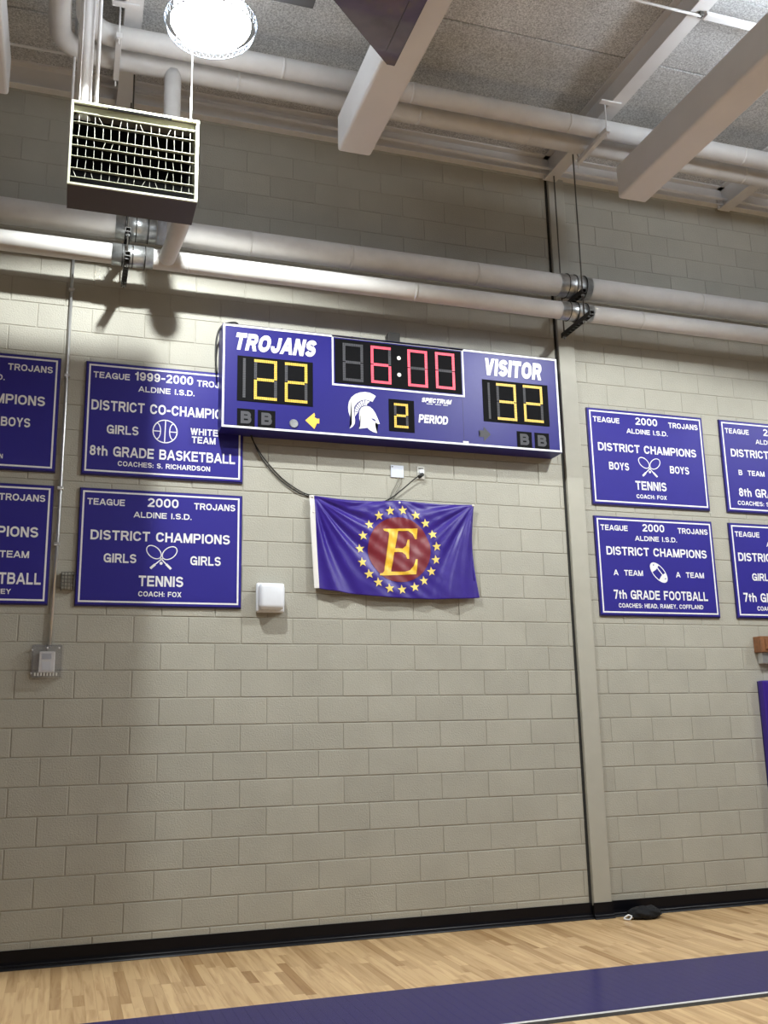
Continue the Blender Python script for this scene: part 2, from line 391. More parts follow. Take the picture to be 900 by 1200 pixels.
# riser from the lower wall pipe, behind the heater, up to the ceiling pipe
rs = [(.935, -.44, 5.135), (.962, -.62, 5.170), (.990, -.84, 5.215), (.995, -.97, 5.27), (.975, -1.00, 5.40), (.93, -.95, 5.65), (.905, -.89, 5.95), (.900, -.875, 6.46)]
t = empty('riser_pipe', rs[0]); tag(t, 'white riser pipe branching off the lower wall pipe and climbing behind the heater', 'pipe')
under(t, tubeo('jacket', spline(rs, 6), .064, M['pipe'], n=20))
seam = tubeo('foil_patch', [(.86, UP_Y, UP_Z), (.93, UP_Y, UP_Z)], UP_R+.004, M['plate'], n=24)
tag(seam, 'pale foil wrap on the upper wall pipe beside the riser', 'pipe wrap')
# pipe sleeves and trapeze hangers
def sleeve(x0, x1, y, z, r, lab):
    t = empty('pipe_sleeve', (x0, y, z-r)); tag(t, lab, 'sleeve', 'galvanized pipe sleeves')
    under(t, tubeo('sheet', [(x0, y, z), (x1, y, z)], r+.006, M['galv'], n=28))
    for k in (.25, .5, .8):
        xx = x0+(x1-x0)*k
        ring = [(xx, y+(r+.010)*math.cos(a), z+(r+.010)*math.sin(a)) for a in [j/20*2*PI for j in range(20)]]
        under(t, tubeo('strap', ring, .004, M['dark_steel'], n=6, closed=True))
def trapeze(x, zu, zl, zt, lab, grp):
    """two slotted channels lying along Y under the pipes, on a shared pair of rods up to the roof"""
    ya, yb = -.505, -.135
    t = empty('pipe_hanger', (x, (ya+yb)/2, zl-.06)); tag(t, lab, 'pipe hanger', grp); h = .020
    for y0, y1, z in ((-.535, -.105, zu), (-.64, -.11, zl)):
        bm = bmesh.new()
        box(bm, x-h, x+h, y0, y1, z-.004, z); box(bm, x-h, x-h+.003, y0, y1, z-.041, z-.004); box(bm, x+h-.003, x+h, y0, y1, z-.041, z-.004)
        n = int((y1-y0)/.05)
        for k in range(n+1):
            yy = y0+(y1-y0)*k/n; box(bm, x-h+.003, x+h-.003, yy-.008, yy+.008, z-.041, z-.036)
        under(t, obj('channel', bm, M['dark_steel']))
        for yy in (ya, yb):
            bm = bmesh.new(); bmesh.ops.create_cone(bm, cap_ends=True, segments=6, radius1=.016, radius2=.016, depth=.014, matrix=Matrix.Translation((x, yy, z-.050)))
            under(t, obj('nut', bm, M['galv']))
    for yy in (ya, yb): under(t, tubeo('rod', [(x, yy, zl-.06), (x, yy, zt)], .0065, M['rod'], n=8))
HG = None
for xa, side in ((.645, 'left, under the heater'), (4.535, 'right, by the pilaster')):
    dx = -.10 if xa < 2 else -.11
    sleeve(xa-.10 if xa < 2 else 4.40, xa+.21 if xa < 2 else 4.715, UP_Y, UP_Z, UP_R, 'galvanized sleeve on the upper wall pipe, ' + side)
    sleeve(xa-.12 if xa < 2 else 4.375, xa+.19 if xa < 2 else 4.685, LO_Y, LO_Z, LO_R, 'galvanized sleeve on the lower wall pipe, ' + side)
    trapeze(xa-.012 if xa < 2 else 4.545, UP_Z-UP_R-.016, LO_Z-LO_R-.016, 6.66, 'dark slotted channel hanger carrying both wall pipes, ' + side, HG)
def strut_white(x, lab):
    t = empty('ceiling_pipe_hanger', (x, -1.27, 6.37)); tag(t, lab, 'pipe hanger', 'white channel hangers under the ceiling pipes')
    bm = bmesh.new(); box(bm, x-.021, x+.021, -1.27, -.78, 6.376, 6.418, bev=.003)
    under(t, obj('channel', bm, M['steel_white']))
    for yy in (-1.245, -.760): under(t, tubeo('rod', [(x, yy, 6.34), (x, yy, 6.66)], .007, M['steel_white'], n=8))
    under(t, boxo('beam_clamp', (x-.06, x+.13, -1.30, -1.25, 6.640, 6.655), M['steel_white'], bev=.002))
strut_white(.485, 'white channel hanger under the ceiling pipes, above the heater')
strut_white(4.44, 'white channel hanger under the ceiling pipes, by the middle beam clamp at right')

# thin conduits near the ceiling
def conduit(name, pts, r, lab, m='steel_white', straps=(), n=10, cat='conduit', grp=None):
    t = empty(name, pts[0]); tag(t, lab, cat, grp); under(t, tubeo('tube', pts, r, M[m], n=n))
    for p in straps:
        under(t, boxo('strap', (p[0]-.022, p[0]+.022, p[1]-r-.004, p[1]+r+.012, p[2]-.012, p[2]+.012), M[m], bev=.003))
    return t
conduit('conduit', [(.38, -.11, 6.800), (4.3, -.11, 6.745), (10.4, -.11, 6.735)], .016, 'thin white conduit running along the steel channel at the top of the wall')
conduit('conduit', [(-4.3, -.68, 6.60), (.17, -.68, 6.60)], .010, 'thin white conduit crossing the ceiling left of the heater')
conduit('conduit', [(3.0, -2.40, 6.62), (4.56, -2.40, 6.62)], .010, 'thin white conduit crossing below the deck at the upper right')
t = empty('surface_raceway', (4.56, -2.40, 6.6)); tag(t, 'white flat raceway continuing the conduit towards the right girder', 'raceway')
under(t, boxo('channel', (4.60, 6.5, -2.43, -2.37, 6.62, 6.65), M['steel_white'], bev=.003), boxo('clip', (4.545, 4.58, -2.42, -2.38, 6.615, 6.65), M['rod'], bev=.003))

# ---------------------------------------------------------------- unit heater
HX0, HX1, HZ0, HZ1, HY0, HY1 = .203, 1.000, 4.862, 5.450, -1.80, -1.50
h = empty('unit_heater', ((HX0+HX1)/2, -1.65, HZ0)); tag(h, 'hanging unit heater with a cream louvred grille and dark underside', 'heater')
bm = bmesh.new(); t_ = .012
box(bm, HX0, HX1, HY0+.01, HY1, HZ0, HZ0+t_); box(bm, HX0, HX1, HY0+.01, HY1, HZ1-t_, HZ1)
box(bm, HX0, HX0+t_, HY0+.01, HY1, HZ0+t_, HZ1-t_); box(bm, HX1-t_, HX1, HY0+.01, HY1, HZ0+t_, HZ1-t_)
box(bm, HX0+t_, HX1-t_, HY1-.01, HY1, HZ0+t_, HZ1-t_)
under(h, obj('casing', bm, M['heater_case']))
bm = bmesh.new()
for b in ((HX0, HX1, HZ0, HZ0+.014), (HX0, HX1, HZ1-.014, HZ1), (HX0, HX0+.014, HZ0+.014, HZ1-.014), (HX1-.014, HX1, HZ0+.014, HZ1-.014)):
    box(bm, b[0], b[1], HY0-.004, HY0+.012, b[2], b[3])
fr = obj('front_frame', bm, M['heater_face']); under(h, fr)
under(h, boxo('top_panel', (HX0+.014, HX1-.024, HY0+.03, HY0+.04, HZ1-.062, HZ1-.014), M['heater_face']))
under(h, boxo('side_liner', (HX1-.018, HX1-.013, HY0+.012, HY1-.02, HZ0+.014, HZ1-.014), M['heater_face']))
under(h, boxo('inner_lining', (HX0+.013, HX0+.016, HY0+.02, HY1-.02, HZ0+.016, HZ1-.07), M['black_in']), boxo('inner_floor', (HX0+.016, HX1-.036, HY0+.02, HY1-.02, HZ0+.0125, HZ0+.015), M['black_in']))
under(h, boxo('dark_core', (HX0+.02, HX1-.035, HY0+.17, HY0+.18, HZ0+.014, HZ1-.02), M['black_in']))
rndh = random.Random(3)
OFF = ((.078, .050), (.146, .034), (.246, .006), (.310, .008), (.386, .036), (.470, .006), (.532, .036))   # drop below the top edge, blade rise
for z, tilt in OFF:       # horizontal louvres, tilted blades
    z = HZ1-z; x0, x1 = HX0+.016, HX1-.026; dp = .075 if tilt > .02 else .03
    V = [(x0, HY0+.004, z), (x1, HY0+.004, z), (x1, HY0+dp, z+tilt), (x0, HY0+dp, z+tilt)]
    V += [(a, b, c-.003) for a, b, c in V]
    under(h, pymesh('louvre', V, [(0, 1, 2, 3), (7, 6, 5, 4), (0, 4, 5, 1), (1, 5, 6, 2), (2, 6, 7, 3), (3, 7, 4, 0)], M['louvre']))
    under(h, tubeo('louvre_lip', [(x0, HY0+.004, z), (x1, HY0+.004, z)], .0022, M['heater_face'], n=5))
for (za, _), (zb, _) in zip(OFF, OFF[1:]):       # short vertical fins between louvres, some bent
    for j in range(15):
        x = HX0+.05+j*.0495; z1 = HZ1-za-.014; z0 = HZ1-zb
        dx = rndh.choice((0, 0, 0, .004, -.004))
        if rndh.random() < .25: dx = rndh.uniform(-.030, .024)
        bm = bmesh.new(); tube(bm, [(x+dx, HY0+.012, z1), (x, HY0+.010, z0)], .0016, 4); under(h, obj('fin', bm, M['heater_fin']))
under(h, boxo('cap_slots', (HX0+.22, HX0+.62, HY0-.002, HY0+.0, HZ1-.028, HZ1-.014), M['black_in']))
for x, r, nm, y in ((.350, .0125, 'hanger_rod', -1.70), (.955, .007, 'hanger_rod', -1.70), (.246, .005, 'hanger_rod', -1.74)):
    under(h, tubeo(nm, [(x, y, HZ1-.02), (x, y, 6.88)], r, M['steel_white'], n=10))
under(h, tubeo('supply_pipe', [(.270, -1.64, HZ1-.02), (.268, -1.64, 6.88)], .050, M['steel_white'], n=20))
conduit('conduit', [(.185, -.9, 5.75), (.185, -.9, 6.88)], .010, 'thin white drop conduit left of the heater supply pipe')

# ---------------------------------------------------------------- lamps
LAB = ['glowing round high-bay lamp with wire guard above the heater', 'round high-bay lamp just beyond the upper right corner', 'round high-bay lamp behind the camera, left', 'round high-bay lamp behind the camera, right', 'round high-bay lamp far to the right']
def lathe(prof, n=36):
    bm = bmesh.new(); rings = [[bm.verts.new((r*math.cos(2*PI*k/n), r*math.sin(2*PI*k/n), z)) for k in range(n)] for r, z in prof]
    for a, b in zip(rings, rings[1:]):
        for k in range(n): bm.faces.new((a[k], a[(k+1) % n], b[(k+1) % n], b[k]))
    return bm
def lamp(x, y, z, lab, dome):
    t = empty('high_bay_lamp', (x, y, z)); tag(t, lab, 'lamp', 'high-bay lamps')
    def loc(o): o.parent = t; return o
    loc(obj('reflector_dome', lathe([(.252, .012), (.252, .03), (.238, .09), (.215, .16), (.17, .23), (.115, .28)]), dome, smooth=True))
    bm = lathe([(.245, -.002), (.20, -.012), (.125, -.016), (.122, -.008), (.12, .0)]); loc(obj('lens_ring', bm, M['lens'], smooth=True))
    loc(obj('ballast_housing', lathe([(.0, .27), (.115, .28), (.12, .30), (.12, .50), (.10, .53), (.0, .54)], 24), M['steel_white'], smooth=False))
    loc(tubeo('stem', [(0, 0, .53), (0, 0, 6.9-z)], .012, M['steel_white'], n=8))
    bm = bmesh.new()
    for r, zz in ((.278, -.03), (.292, .025)): tube(bm, [(r*math.cos(2*PI*k/40), r*math.sin(2*PI*k/40), zz) for k in range(40)], .0045, 5, closed=True)
    for k in range(40):
        a, b = 2*PI*k/40, 2*PI*(k+.5)/40; c = 2*PI*(k+1)/40
        tube(bm, [(.278*math.cos(a), .278*math.sin(a), -.03), (.292*math.cos(b), .292*math.sin(b), .025), (.278*math.cos(c), .278*math.sin(c), -.03)], .003, 4)
    loc(obj('wire_guard', bm, M['guard']))
    bm = bmesh.new()
    for k in range(4):
        a = PI/4+k*PI/2; tube(bm, [(.28*math.cos(a), .28*math.sin(a), .015), (.12*math.cos(a), .12*math.sin(a), .32)], .003, 5)
    loc(obj('guard_stay', bm, M['guard']))
for (x, y, z, e), lab, dm in zip(LAMPS, LAB, DOMES): lamp(x, y, z, lab, dm)

# dark panels at the top edge
f_ = lambda X, Y, z=5.75, zr=5.9: (CAM.x+(X-CAM.x)*(z-CAM.z)/(zr-CAM.z), CAM.y+(Y-CAM.y)*(z-CAM.z)/(zr-CAM.z))
P = [(2.139, -2.309), (2.185, -2.306), (2.185, -4.1), (1.35, -4.1), (1.35, -3.05)]
t = empty('tinted_panel', (1.8, -3.2, 5.75)); tag(t, 'dark glossy angled panel hanging in front of the middle girder', 'panel')
bm = bmesh.new(); lo = [bm.verts.new((a, b, 5.75)) for a, b in P]; hi = [bm.verts.new((a, b, 5.765)) for a, b in P]
bm.faces.new(lo[::-1]); bm.faces.new(hi)
for i in range(5): bm.faces.new((lo[i], lo[(i+1) % 5], hi[(i+1) % 5], hi[i]))
under(t, obj('sheet', bm, M['plate_tint']))
bm = bmesh.new(); tube(bm, [(P[4][0], P[4][1], 5.757), (P[0][0], P[0][1], 5.757), (P[1][0], P[1][1], 5.757), (P[2][0], P[2][1], 5.757)], .007, 6)
under(t, obj('edge_trim', bm, M['dark_steel'])); under(t, tubeo('fold_line', [(2.09, -2.44, 5.749), (2.09, -4.1, 5.749)], .0025, M['housing'], n=5))
for xx in (1.6, 2.0): under(t, tubeo('rod', [(xx, -3.6, 5.76), (xx, -3.6, 6.9)], .006, M['rod'], n=6))
t = empty('metal_housing', (1.5, -2.35, 6.15)); tag(t, 'dark grey metal housing at the top edge, right of the glowing lamp', 'housing')
under(t, boxo('box', (1.25, 1.672, -2.65, -2.19, 6.15, 6.33), M['housing'], bev=.004), tubeo('rod', [(1.4, -2.45, 6.3), (1.4, -2.45, 6.9)], .006, M['rod'], n=6))

# ---------------------------------------------------------------- lettering: own sans-serif stroke alphabet
# glyph = (advance width, strokes). unit box 0..1 both ways; 'l' axis line, 'c' curve (polyline), 'd' diagonal cut level top and bottom
def arc(cx, cz, a, b, d0, d1, n=10): return [(cx+a*math.cos(math.radians(d0+(d1-d0)*k/n)), cz+b*math.sin(math.radians(d0+(d1-d0)*k/n))) for k in range(n+1)]
def _o(): return [('c', arc(.5, .62, .5, .38, 0, 180, 12)+arc(.5, .38, .5, .38, 180, 360, 12)+[(1, .62)])]
_S = arc(.5, .755, .48, .245, 12, 90, 4)+arc(.5, .755, .5, .245, 90, 235, 7)[1:]+[(.5, .515)]+arc(.5, .26, .5, .26, 55, -90, 8)+arc(.5, .26, .5, .26, -90, -165, 4)[1:]
_B = lambda z0, z1, w: [(0, z1), (w-.30, z1)]+arc(w-.30, (z0+z1)/2, .30, (z1-z0)/2, 90, -90, 8)[1:]+[(0, z0)]
GL = {
 'A': (.66, [('d', .5, 1, 0, 0, -.12), ('d', .5, 1, 1, 0, .12), ('l', (.2, .27), (.8, .27))]),
 'B': (.60, [('l', (0, 0), (0, 1)), ('c', _B(.53, 1, .94)), ('c', _B(0, .53, 1))]),
 'C': (.62, [('c', arc(.5, .64, .5, .36, 12, 180, 10)+arc(.5, .36, .5, .36, 180, 348, 10))]),
 'D': (.61, [('l', (0, 0), (0, 1)), ('c', [(0, 1), (.45, 1)]+arc(.45, .62, .55, .38, 90, 0, 6)[1:]+arc(.45, .38, .55, .38, 0, -90, 6)+[(0, 0)])]),
 'E': (.53, [('l', (0, 0), (0, 1)), ('l', (0, 1), (1, 1)), ('l', (0, .52), (.9, .52)), ('l', (0, 0), (1, 0))]),
 'F': (.49, [('l', (0, 0), (0, 1)), ('l', (0, 1), (1, 1)), ('l', (0, .50), (.85, .50))]),
 'G': (.66, [('c', arc(.5, .64, .5, .36, 15, 180, 10)+arc(.5, .36, .5, .36, 180, 340, 10)), ('l', (1, 0), (1, .45)), ('l', (.55, .45), (1, .45))]),
 'H': (.58, [('l', (0, 0), (0, 1)), ('l', (1, 0), (1, 1)), ('l', (0, .52), (1, .52))]),
 'I': (.0, [('l', (0, 0), (0, 1))]),
 'J': (.46, [('c', [(1, 1.08), (1, .3)]+arc(.5, .3, .5, .3, 0, -180, 10)+[(0, .36)])]),
 'K': (.60, [('l', (0, 0), (0, 1)), ('d', 1, 1, .05, .30, 0), ('d', .38, .62, 1, 0, .1)]),
 'L': (.48, [('l', (0, 0), (0, 1)), ('l', (0, 0), (1, 0))]),
 'M': (.72, [('l', (0, 0), (0, 1)), ('l', (1, 0), (1, 1)), ('d', .02, 1, .5, 0, 0), ('d', .98, 1, .5, 0, 0)]),
 'N': (.58, [('l', (0, 0), (0, 1)), ('l', (1, 0), (1, 1)), ('d', .02, 1, .98, 0, 0)]),
 'O': (.66, _o()),
 'P': (.57, [('l', (0, 0), (0, 1)), ('c', _B(.44, 1, 1))]),
 'R': (.60, [('l', (0, 0), (0, 1)), ('c', _B(.47, 1, .97)), ('d', .62, .47, 1, 0, .06)]),
 'S': (.57, [('c', _S)]),
 'T': (.56, [('l', (0, 1), (1, 1)), ('l', (.5, 0), (.5, 1))]),
 'U': (.58, [('c', [(0, 1.08), (0, .32)]+arc(.5, .32, .5, .32, 180, 360, 10)+[(1, 1.08)])]),
 'V': (.62, [('d', 0, 1, .5, 0, 0), ('d', 1, 1, .5, 0, 0)]),
 'W': (.88, [('d', 0, 1, .26, 0, 0), ('d', .5, 1, .26, 0, 0), ('d', .5, 1, .74, 0, 0), ('d', 1, 1, .74, 0, 0)]),
 'X': (.60, [('d', 0, 1, 1, 0, 0), ('d', 1, 1, 0, 0, 0)]),
 'Y': (.60, [('d', 0, 1, .5, .42, 0), ('d', 1, 1, .5, .42, 0), ('l', (.5, 0), (.5, .42))]),
 'h': (.44, [('l', (0, 0), (0, 1)), ('c', [(0, .42)]+arc(.5, .42, .5, .24, 165, 0, 8)+[(1, -.08)])]),
 't': (.22, [('c', [(.35, .98), (.35, .16)]+arc(.80, .16, .45, .16, 180, 270, 4)), ('l', (-.1, .66), (1, .66))]),
 '0': (.46, _o()),
 '1': (.26, [('l', (1, 0), (1, 1)), ('c', [(1, .98), (.55, .80), (-.1, .74)])]),
 '2': (.47, [('c', arc(.5, .72, .5, .28, 170, -20, 10)+[(.80, .50), (.35, .26), (.05, .0)]), ('l', (0, 0), (1, 0))]),
 '7': (.47, [('l', (0, 1), (1, 1)), ('d', 1, .96, .32, 0, 0)]),
 '8': (.47, [('c', arc(.5, .765, .44, .235, 0, 360, 16)), ('c', arc(.5, .265, .5, .265, 0, 360, 16))]),
 '9': (.47, [('c', arc(.5, .69, .5, .31, 0, 360, 16)), ('c', [(1, .70), (1, .40)]+arc(.5, .36, .5, .36, 0, -160, 9))]),
 '-': (.24, [('l', (0, .42), (1, .42))]),
 ':': (.0, [('l', (0, .04), (0, .05)), ('l', (0, .58), (0, .59))]),
 '.': (.0, [('l', (0, .0), (0, .01))]),
 ',': (.02, [('l', (0, .0), (0, .01)), ('c', [(.5, 0), (0, -.16)])]),
}
def letters(s, x0, x1, z0, z1, y, m, parent, name='lettering', w=.17, shear=0, gap=.19, asp=None):
    """sets the word s into the given rectangle of the sign face"""
    H = z1-z0; sw = w; tot = 0; pos = []
    for ch in s:
        if ch == ' ': tot += .50; continue
        g = GL[ch]; pos.append((ch, tot, g[0])); tot += g[0]+sw+gap*.62
    tot -= gap*.62
    kx = (x1-x0-shear*H)/tot                     # world metres per unit of width; heights use H
    hz = sw*H/2; hx = max(sw*kx/2, hz*.70) if kx < H else hz*1.0
    bm = bmesh.new(); lay = [0]                  # each stroke lies a hair above the last, like cut vinyl
    def quad(P):
        lay[0] += 1; yy = y-.00006*(lay[0] % 6)
        try: bm.faces.new([bm.verts.new((p[0]+shear*(p[1]-z0), yy, p[1])) for p in P])
        except ValueError: pass
    for ch, px, gw in pos:
        gx = x0+px*kx+hx; GW = gw*kx+(sw*kx-2*hx if gw else 0); gz = z0+hz; GH = H-2*hz
        if gw == 0: gx = x0+(px+sw/2)*kx
        f = lambda u, v: (gx+u*GW, gz+v*GH)
        for st in GL[ch][1]:
            if st[0] == 'l':
                (ax, az), (bx, bz) = f(*st[1]), f(*st[2])
                quad([(min(ax, bx)-hx, min(az, bz)-hz), (max(ax, bx)+hx, min(az, bz)-hz), (max(ax, bx)+hx, max(az, bz)+hz), (min(ax, bx)-hx, max(az, bz)+hz)])
            elif st[0] == 'd':
                ax, az = f(st[1], st[2]); bx, bz = f(st[3], st[4])
                if st[2] >= .95: az = z1
                if st[4] <= .05: bz = z0
                L = math.hypot(bx-ax, bz-az); hw = min(hx*1.0*L/max(1e-6, abs(bz-az)), hx*1.6)
                e = st[5]*GW*.5
                quad([(ax-hw, az), (ax+hw, az), (bx+e+hw, bz), (bx+e-hw, bz)])
            else:
                pts = [f(*p) for p in st[1]]; cl = abs(pts[0][0]-pts[-1][0])+abs(pts[0][1]-pts[-1][1]) < 1e-6
                if cl: pts = pts[:-1]
                N = len(pts); Q = []
                for i in range(N):
                    a = pts[(i-1) % N] if (cl or i) else pts[0]; b = pts[(i+1) % N] if (cl or i < N-1) else pts[-1]
                    dx, dz = (b[0]-a[0])/hx, (b[1]-a[1])/hz; l = math.hypot(dx, dz) or 1
                    nx, nz = -dz/l*hx, dx/l*hz; px_, pz_ = pts[i]
                    Q.append(((px_+nx, pz_+nz), (px_-nx, pz_-nz)))
                lay[0] += 1; yy = y-.00006*(lay[0] % 6)
                V = [tuple(bm.verts.new((q[0]+shear*(q[1]-z0), yy, q[1])) for q in pr) for pr in Q]
                for i in range(N if cl else N-1):
                    a, b = V[i], V[(i+1) % N]
                    try: bm.faces.new((a[0], b[0], b[1], a[1]))
                    except ValueError: pass
    for fc in bm.faces: fc.normal_update()
    o = obj(name, bm, m); under(parent, o); return o
def poly(pts, y, m, parent, name):
    bm = bmesh.new(); vs = [bm.verts.new((a, y, b)) for a, b in pts]; f = bm.faces.new(vs)
    bmesh.ops.triangulate(bm, faces=[f], ngon_method='EAR_CLIP'); o = obj(name, bm, m); under(parent, o); return o
def ribbon(paths, wd, y, bm=None, closed=False):
    bm = bm or bmesh.new()
    for pts in paths:
        cl = closed or (abs(pts[0][0]-pts[-1][0])+abs(pts[0][1]-pts[-1][1]) < 1e-6)
        if cl and abs(pts[0][0]-pts[-1][0])+abs(pts[0][1]-pts[-1][1]) < 1e-6: pts = pts[:-1]
        N = len(pts); L = []
        for i in range(N):
            a = pts[(i-1) % N] if (cl or i) else pts[0]; b = pts[(i+1) % N] if (cl or i < N-1) else pts[-1]
            dx, dz = b[0]-a[0], b[1]-a[1]; l = math.hypot(dx, dz) or 1; nx, nz = -dz/l*wd/2, dx/l*wd/2
            L.append((bm.verts.new((pts[i][0]+nx, y, pts[i][1]+nz)), bm.verts.new((pts[i][0]-nx, y, pts[i][1]-nz))))
        for i in range(N if cl else N-1):
            a, b = L[i], L[(i+1) % N]; bm.faces.new((a[0], b[0], b[1], a[1]))
    return bm
def frame_geo(x0, x1, z0, z1, wd, y0, y1):
    bm = bmesh.new()
    box(bm, x0, x1, y0, y1, z1-wd, z1); box(bm, x0, x1, y0, y1, z0, z0+wd)
    box(bm, x0, x0+wd, y0, y1, z0+wd, z1-wd); box(bm, x1-wd, x1, y0, y1, z0+wd, z1-wd)
    return bm
def ell(cx, cz, a, b, rot=0, n=28, a0=0, a1=2*PI):
    c, s = math.cos(rot), math.sin(rot); out = []
    for k in range(n+1):
        t = a0+(a1-a0)*k/n; u, v = a*math.cos(t), b*math.sin(t); out.append((cx+u*c-v*s, cz+u*s+v*c))
    return out

# emblems in sign coordinates (X right, Z up from the sign's lower left corner)
def racquets(ox, oz, y, par, cx=.616):
    k = 1/2270.0        # traced units
    def q(a, b): return (ox+cx+(a-458)*k*.98, oz+.278+(585-b)*k*.93)
    bm = bmesh.new()
    for sx, c0 in ((1, (322, 258)), (-1, (596, 266))):
        pts = []
        for j in range(29):
            t = 2*PI*j/28; u, v = 150*math.cos(t), 98*math.sin(t); r = PI/4.2
            uu, vv = u*math.cos(r)-v*math.sin(r), u*math.sin(r)+v*math.cos(r); pts.append(q(c0[0]+sx*uu, c0[1]+vv))
        ribbon([pts], .0075, y, bm)
    o = obj('racquet_rims', bm, M['print']); under(par, o)
    bm = bmesh.new(); ribbon([[q(432, 360), q(560, 500)], [q(484, 362), q(330, 505)]], .009, y, bm)
    ribbon([[q(540, 478), q(628, 570)], [q(350, 487), q(268, 568)]], .018, y-.0003, bm)
    o = obj('racquet_handles', bm, M['print']); under(par, o)
    c = q(452, 465); poly(ell(c[0], c[1], .012, .012, n=12)[:-1], y-.0004, M['print'], par, 'tennis_ball')
def basketball(ox, oz, y, par):
    cx, cz, r = ox+.613, oz+.376, .093; bm = ribbon([ell(cx, cz, r, r, n=36)], .0085, y)
    ribbon([[(cx-.002, cz-r), (cx+.002, cz+r)]], .008, y, bm)
    for s in (-1, 1):
        ribbon([[(cx+s*(.066-.031*math.cos(t)), cz+.066*math.sin(t)) for t in [(-1+2*j/12)*PI/2 for j in range(13)]]], .0075, y-.0002, bm)
        ribbon([[(cx+s*.036, cz-.001), (cx+s*r, cz-.001)]], .0075, y-.0002, bm)
    under(par, obj('basketball_emblem', bm, M['print']))
def football(ox, oz, y, par):
    cx, cz = ox+.619, oz+.391; rot = -.83; A, B = .108, .056
    c, s = math.cos(rot), math.sin(rot); R = lambda u, v: (cx+u*c-v*s, cz+u*s+v*c)
    bm = ribbon([ell(cx, cz, A, B, rot, 32)], .008, y); under(par, obj('football_outline', bm, M['print']))
    for sg in (-1, 1):
        pts = []
        for j in range(11):
            t = -1.12+2.24*j/10; pts.append(R(sg*A*math.cos(t), B*math.sin(t)))
        arc = [R(sg*(.047-.010*(1-abs(v))), v*B*.88) for v in (.95, .5, 0, -.5, -.95)]
        poly(pts+arc, y-.0002, M['print'], par, 'football_end')
        poly([R(sg*.078, .012), R(sg*.090, .020), R(sg*.088, .004), R(sg*.080, .002)], y-.0005, M['purple'], par, 'end_mark')
    bm = ribbon([[R(-.045, .020), R(.045, .014)]], .010, y-.0003); under(par, obj('football_lace', bm, M['print']))

TT = [('TEAGUE', .052, .329, .772, .823), ('TROJANS', .856, 1.180, .773, .826)]
YR = ('2000', .500, .735, .776, .847); AL = ('ALDINE I.S.D.', .399, .839, .686, .732)
sign_defs = [
 (SIGNS[3], 'purple championship sign partly behind the scoreboard, 8th grade basketball', TT+[('1999-2000', .364, .824, .778, .850), AL, ('DISTRICT CO-CHAMPIONS', .048, 1.185, .510, .592), ('GIRLS', .171, .411, .325, .397), ('WHITE', .813, 1.033, .364, .419), ('TEAM', .825, 1.014, .296, .351), ('8th GRADE BASKETBALL', .051, 1.173, .144, .225), ('COACHES: S. RICHARDSON', .264, .975, .071, .111)], 'ball'),
 (SIGNS[2], 'purple girls tennis sign between the metal conduit and white wall dispenser', TT+[YR, AL, ('DISTRICT CHAMPIONS', .087, 1.141, .500, .576), ('GIRLS', .190, .430, .325, .396), ('GIRLS', .837, 1.072, .325, .397), ('TENNIS', .452, .787, .149, .231), ('COACH: FOX', .453, .775, .070, .110)], 'rk'),
 (SIGNS[1], 'purple boys sign cut by the left picture edge, upper one', TT+[AL, ('DISTRICT CHAMPIONS', .090, 1.137, .503, .580), ('BOYS', .832, 1.040, .327, .399), ('N', .838, .862, .073, .109)], None),
 (SIGNS[0], 'purple team sign cut by the left picture edge, lower one', TT+[('DISTRICT CHAMPIONS', .092, 1.144, .496, .575), ('TEAM', .886, 1.089, .338, .390), ('FOOTBALL', .70, 1.182, .140, .226), ('RAMEY', .79, .98, .066, .104)], None),
 (SIGNS[5], 'purple boys tennis sign just right of the pilaster', TT+[YR, AL, ('DISTRICT CHAMPIONS', .085, 1.136, .500, .577), ('BOYS', .186, .394, .325, .397), ('BOYS', .831, 1.039, .328, .399), ('TENNIS', .448, .777, .150, .233), ('COACH: FOX', .450, .769, .069, .107)], 'rk'),
 (SIGNS[4], 'purple 7th grade football sign right of the pilaster', TT+[('2000', .483, .713, .776, .847), AL, ('DISTRICT CHAMPIONS', .095, 1.146, .545, .623), ('A  TEAM', .153, .452, .359, .410), ('A  TEAM', .797, 1.095, .357, .408), ('7th GRADE FOOTBALL', .138, 1.115, .144, .227), ('COACHES: HEAD, RAMEY, COFFLAND', .180, 1.056, .066, .106)], 'fb'),
 (SIGNS[7], 'purple B team 8th grade sign cut by the right picture edge', TT[:1]+[YR, AL, ('DISTRICT CHAMPIONS', .095, 1.146, .541, .619), ('B  TEAM', .161, .462, .361, .412), ('8th GRADE', .142, .66, .150, .233), ('COACHES: SMITH', .116, .62, .065, .107)], None),
 (SIGNS[6], 'purple girls 7th grade sign cut by the right picture edge', TT[:1]+[YR, AL, ('DISTRICT CHAMPIONS', .064, 1.11, .536, .617), ('GIRLS', .198, .44, .350, .422), ('7th GRADE', .078, .60, .146, .232), ('COACHES:', .219, .47, .065, .107)], None)]
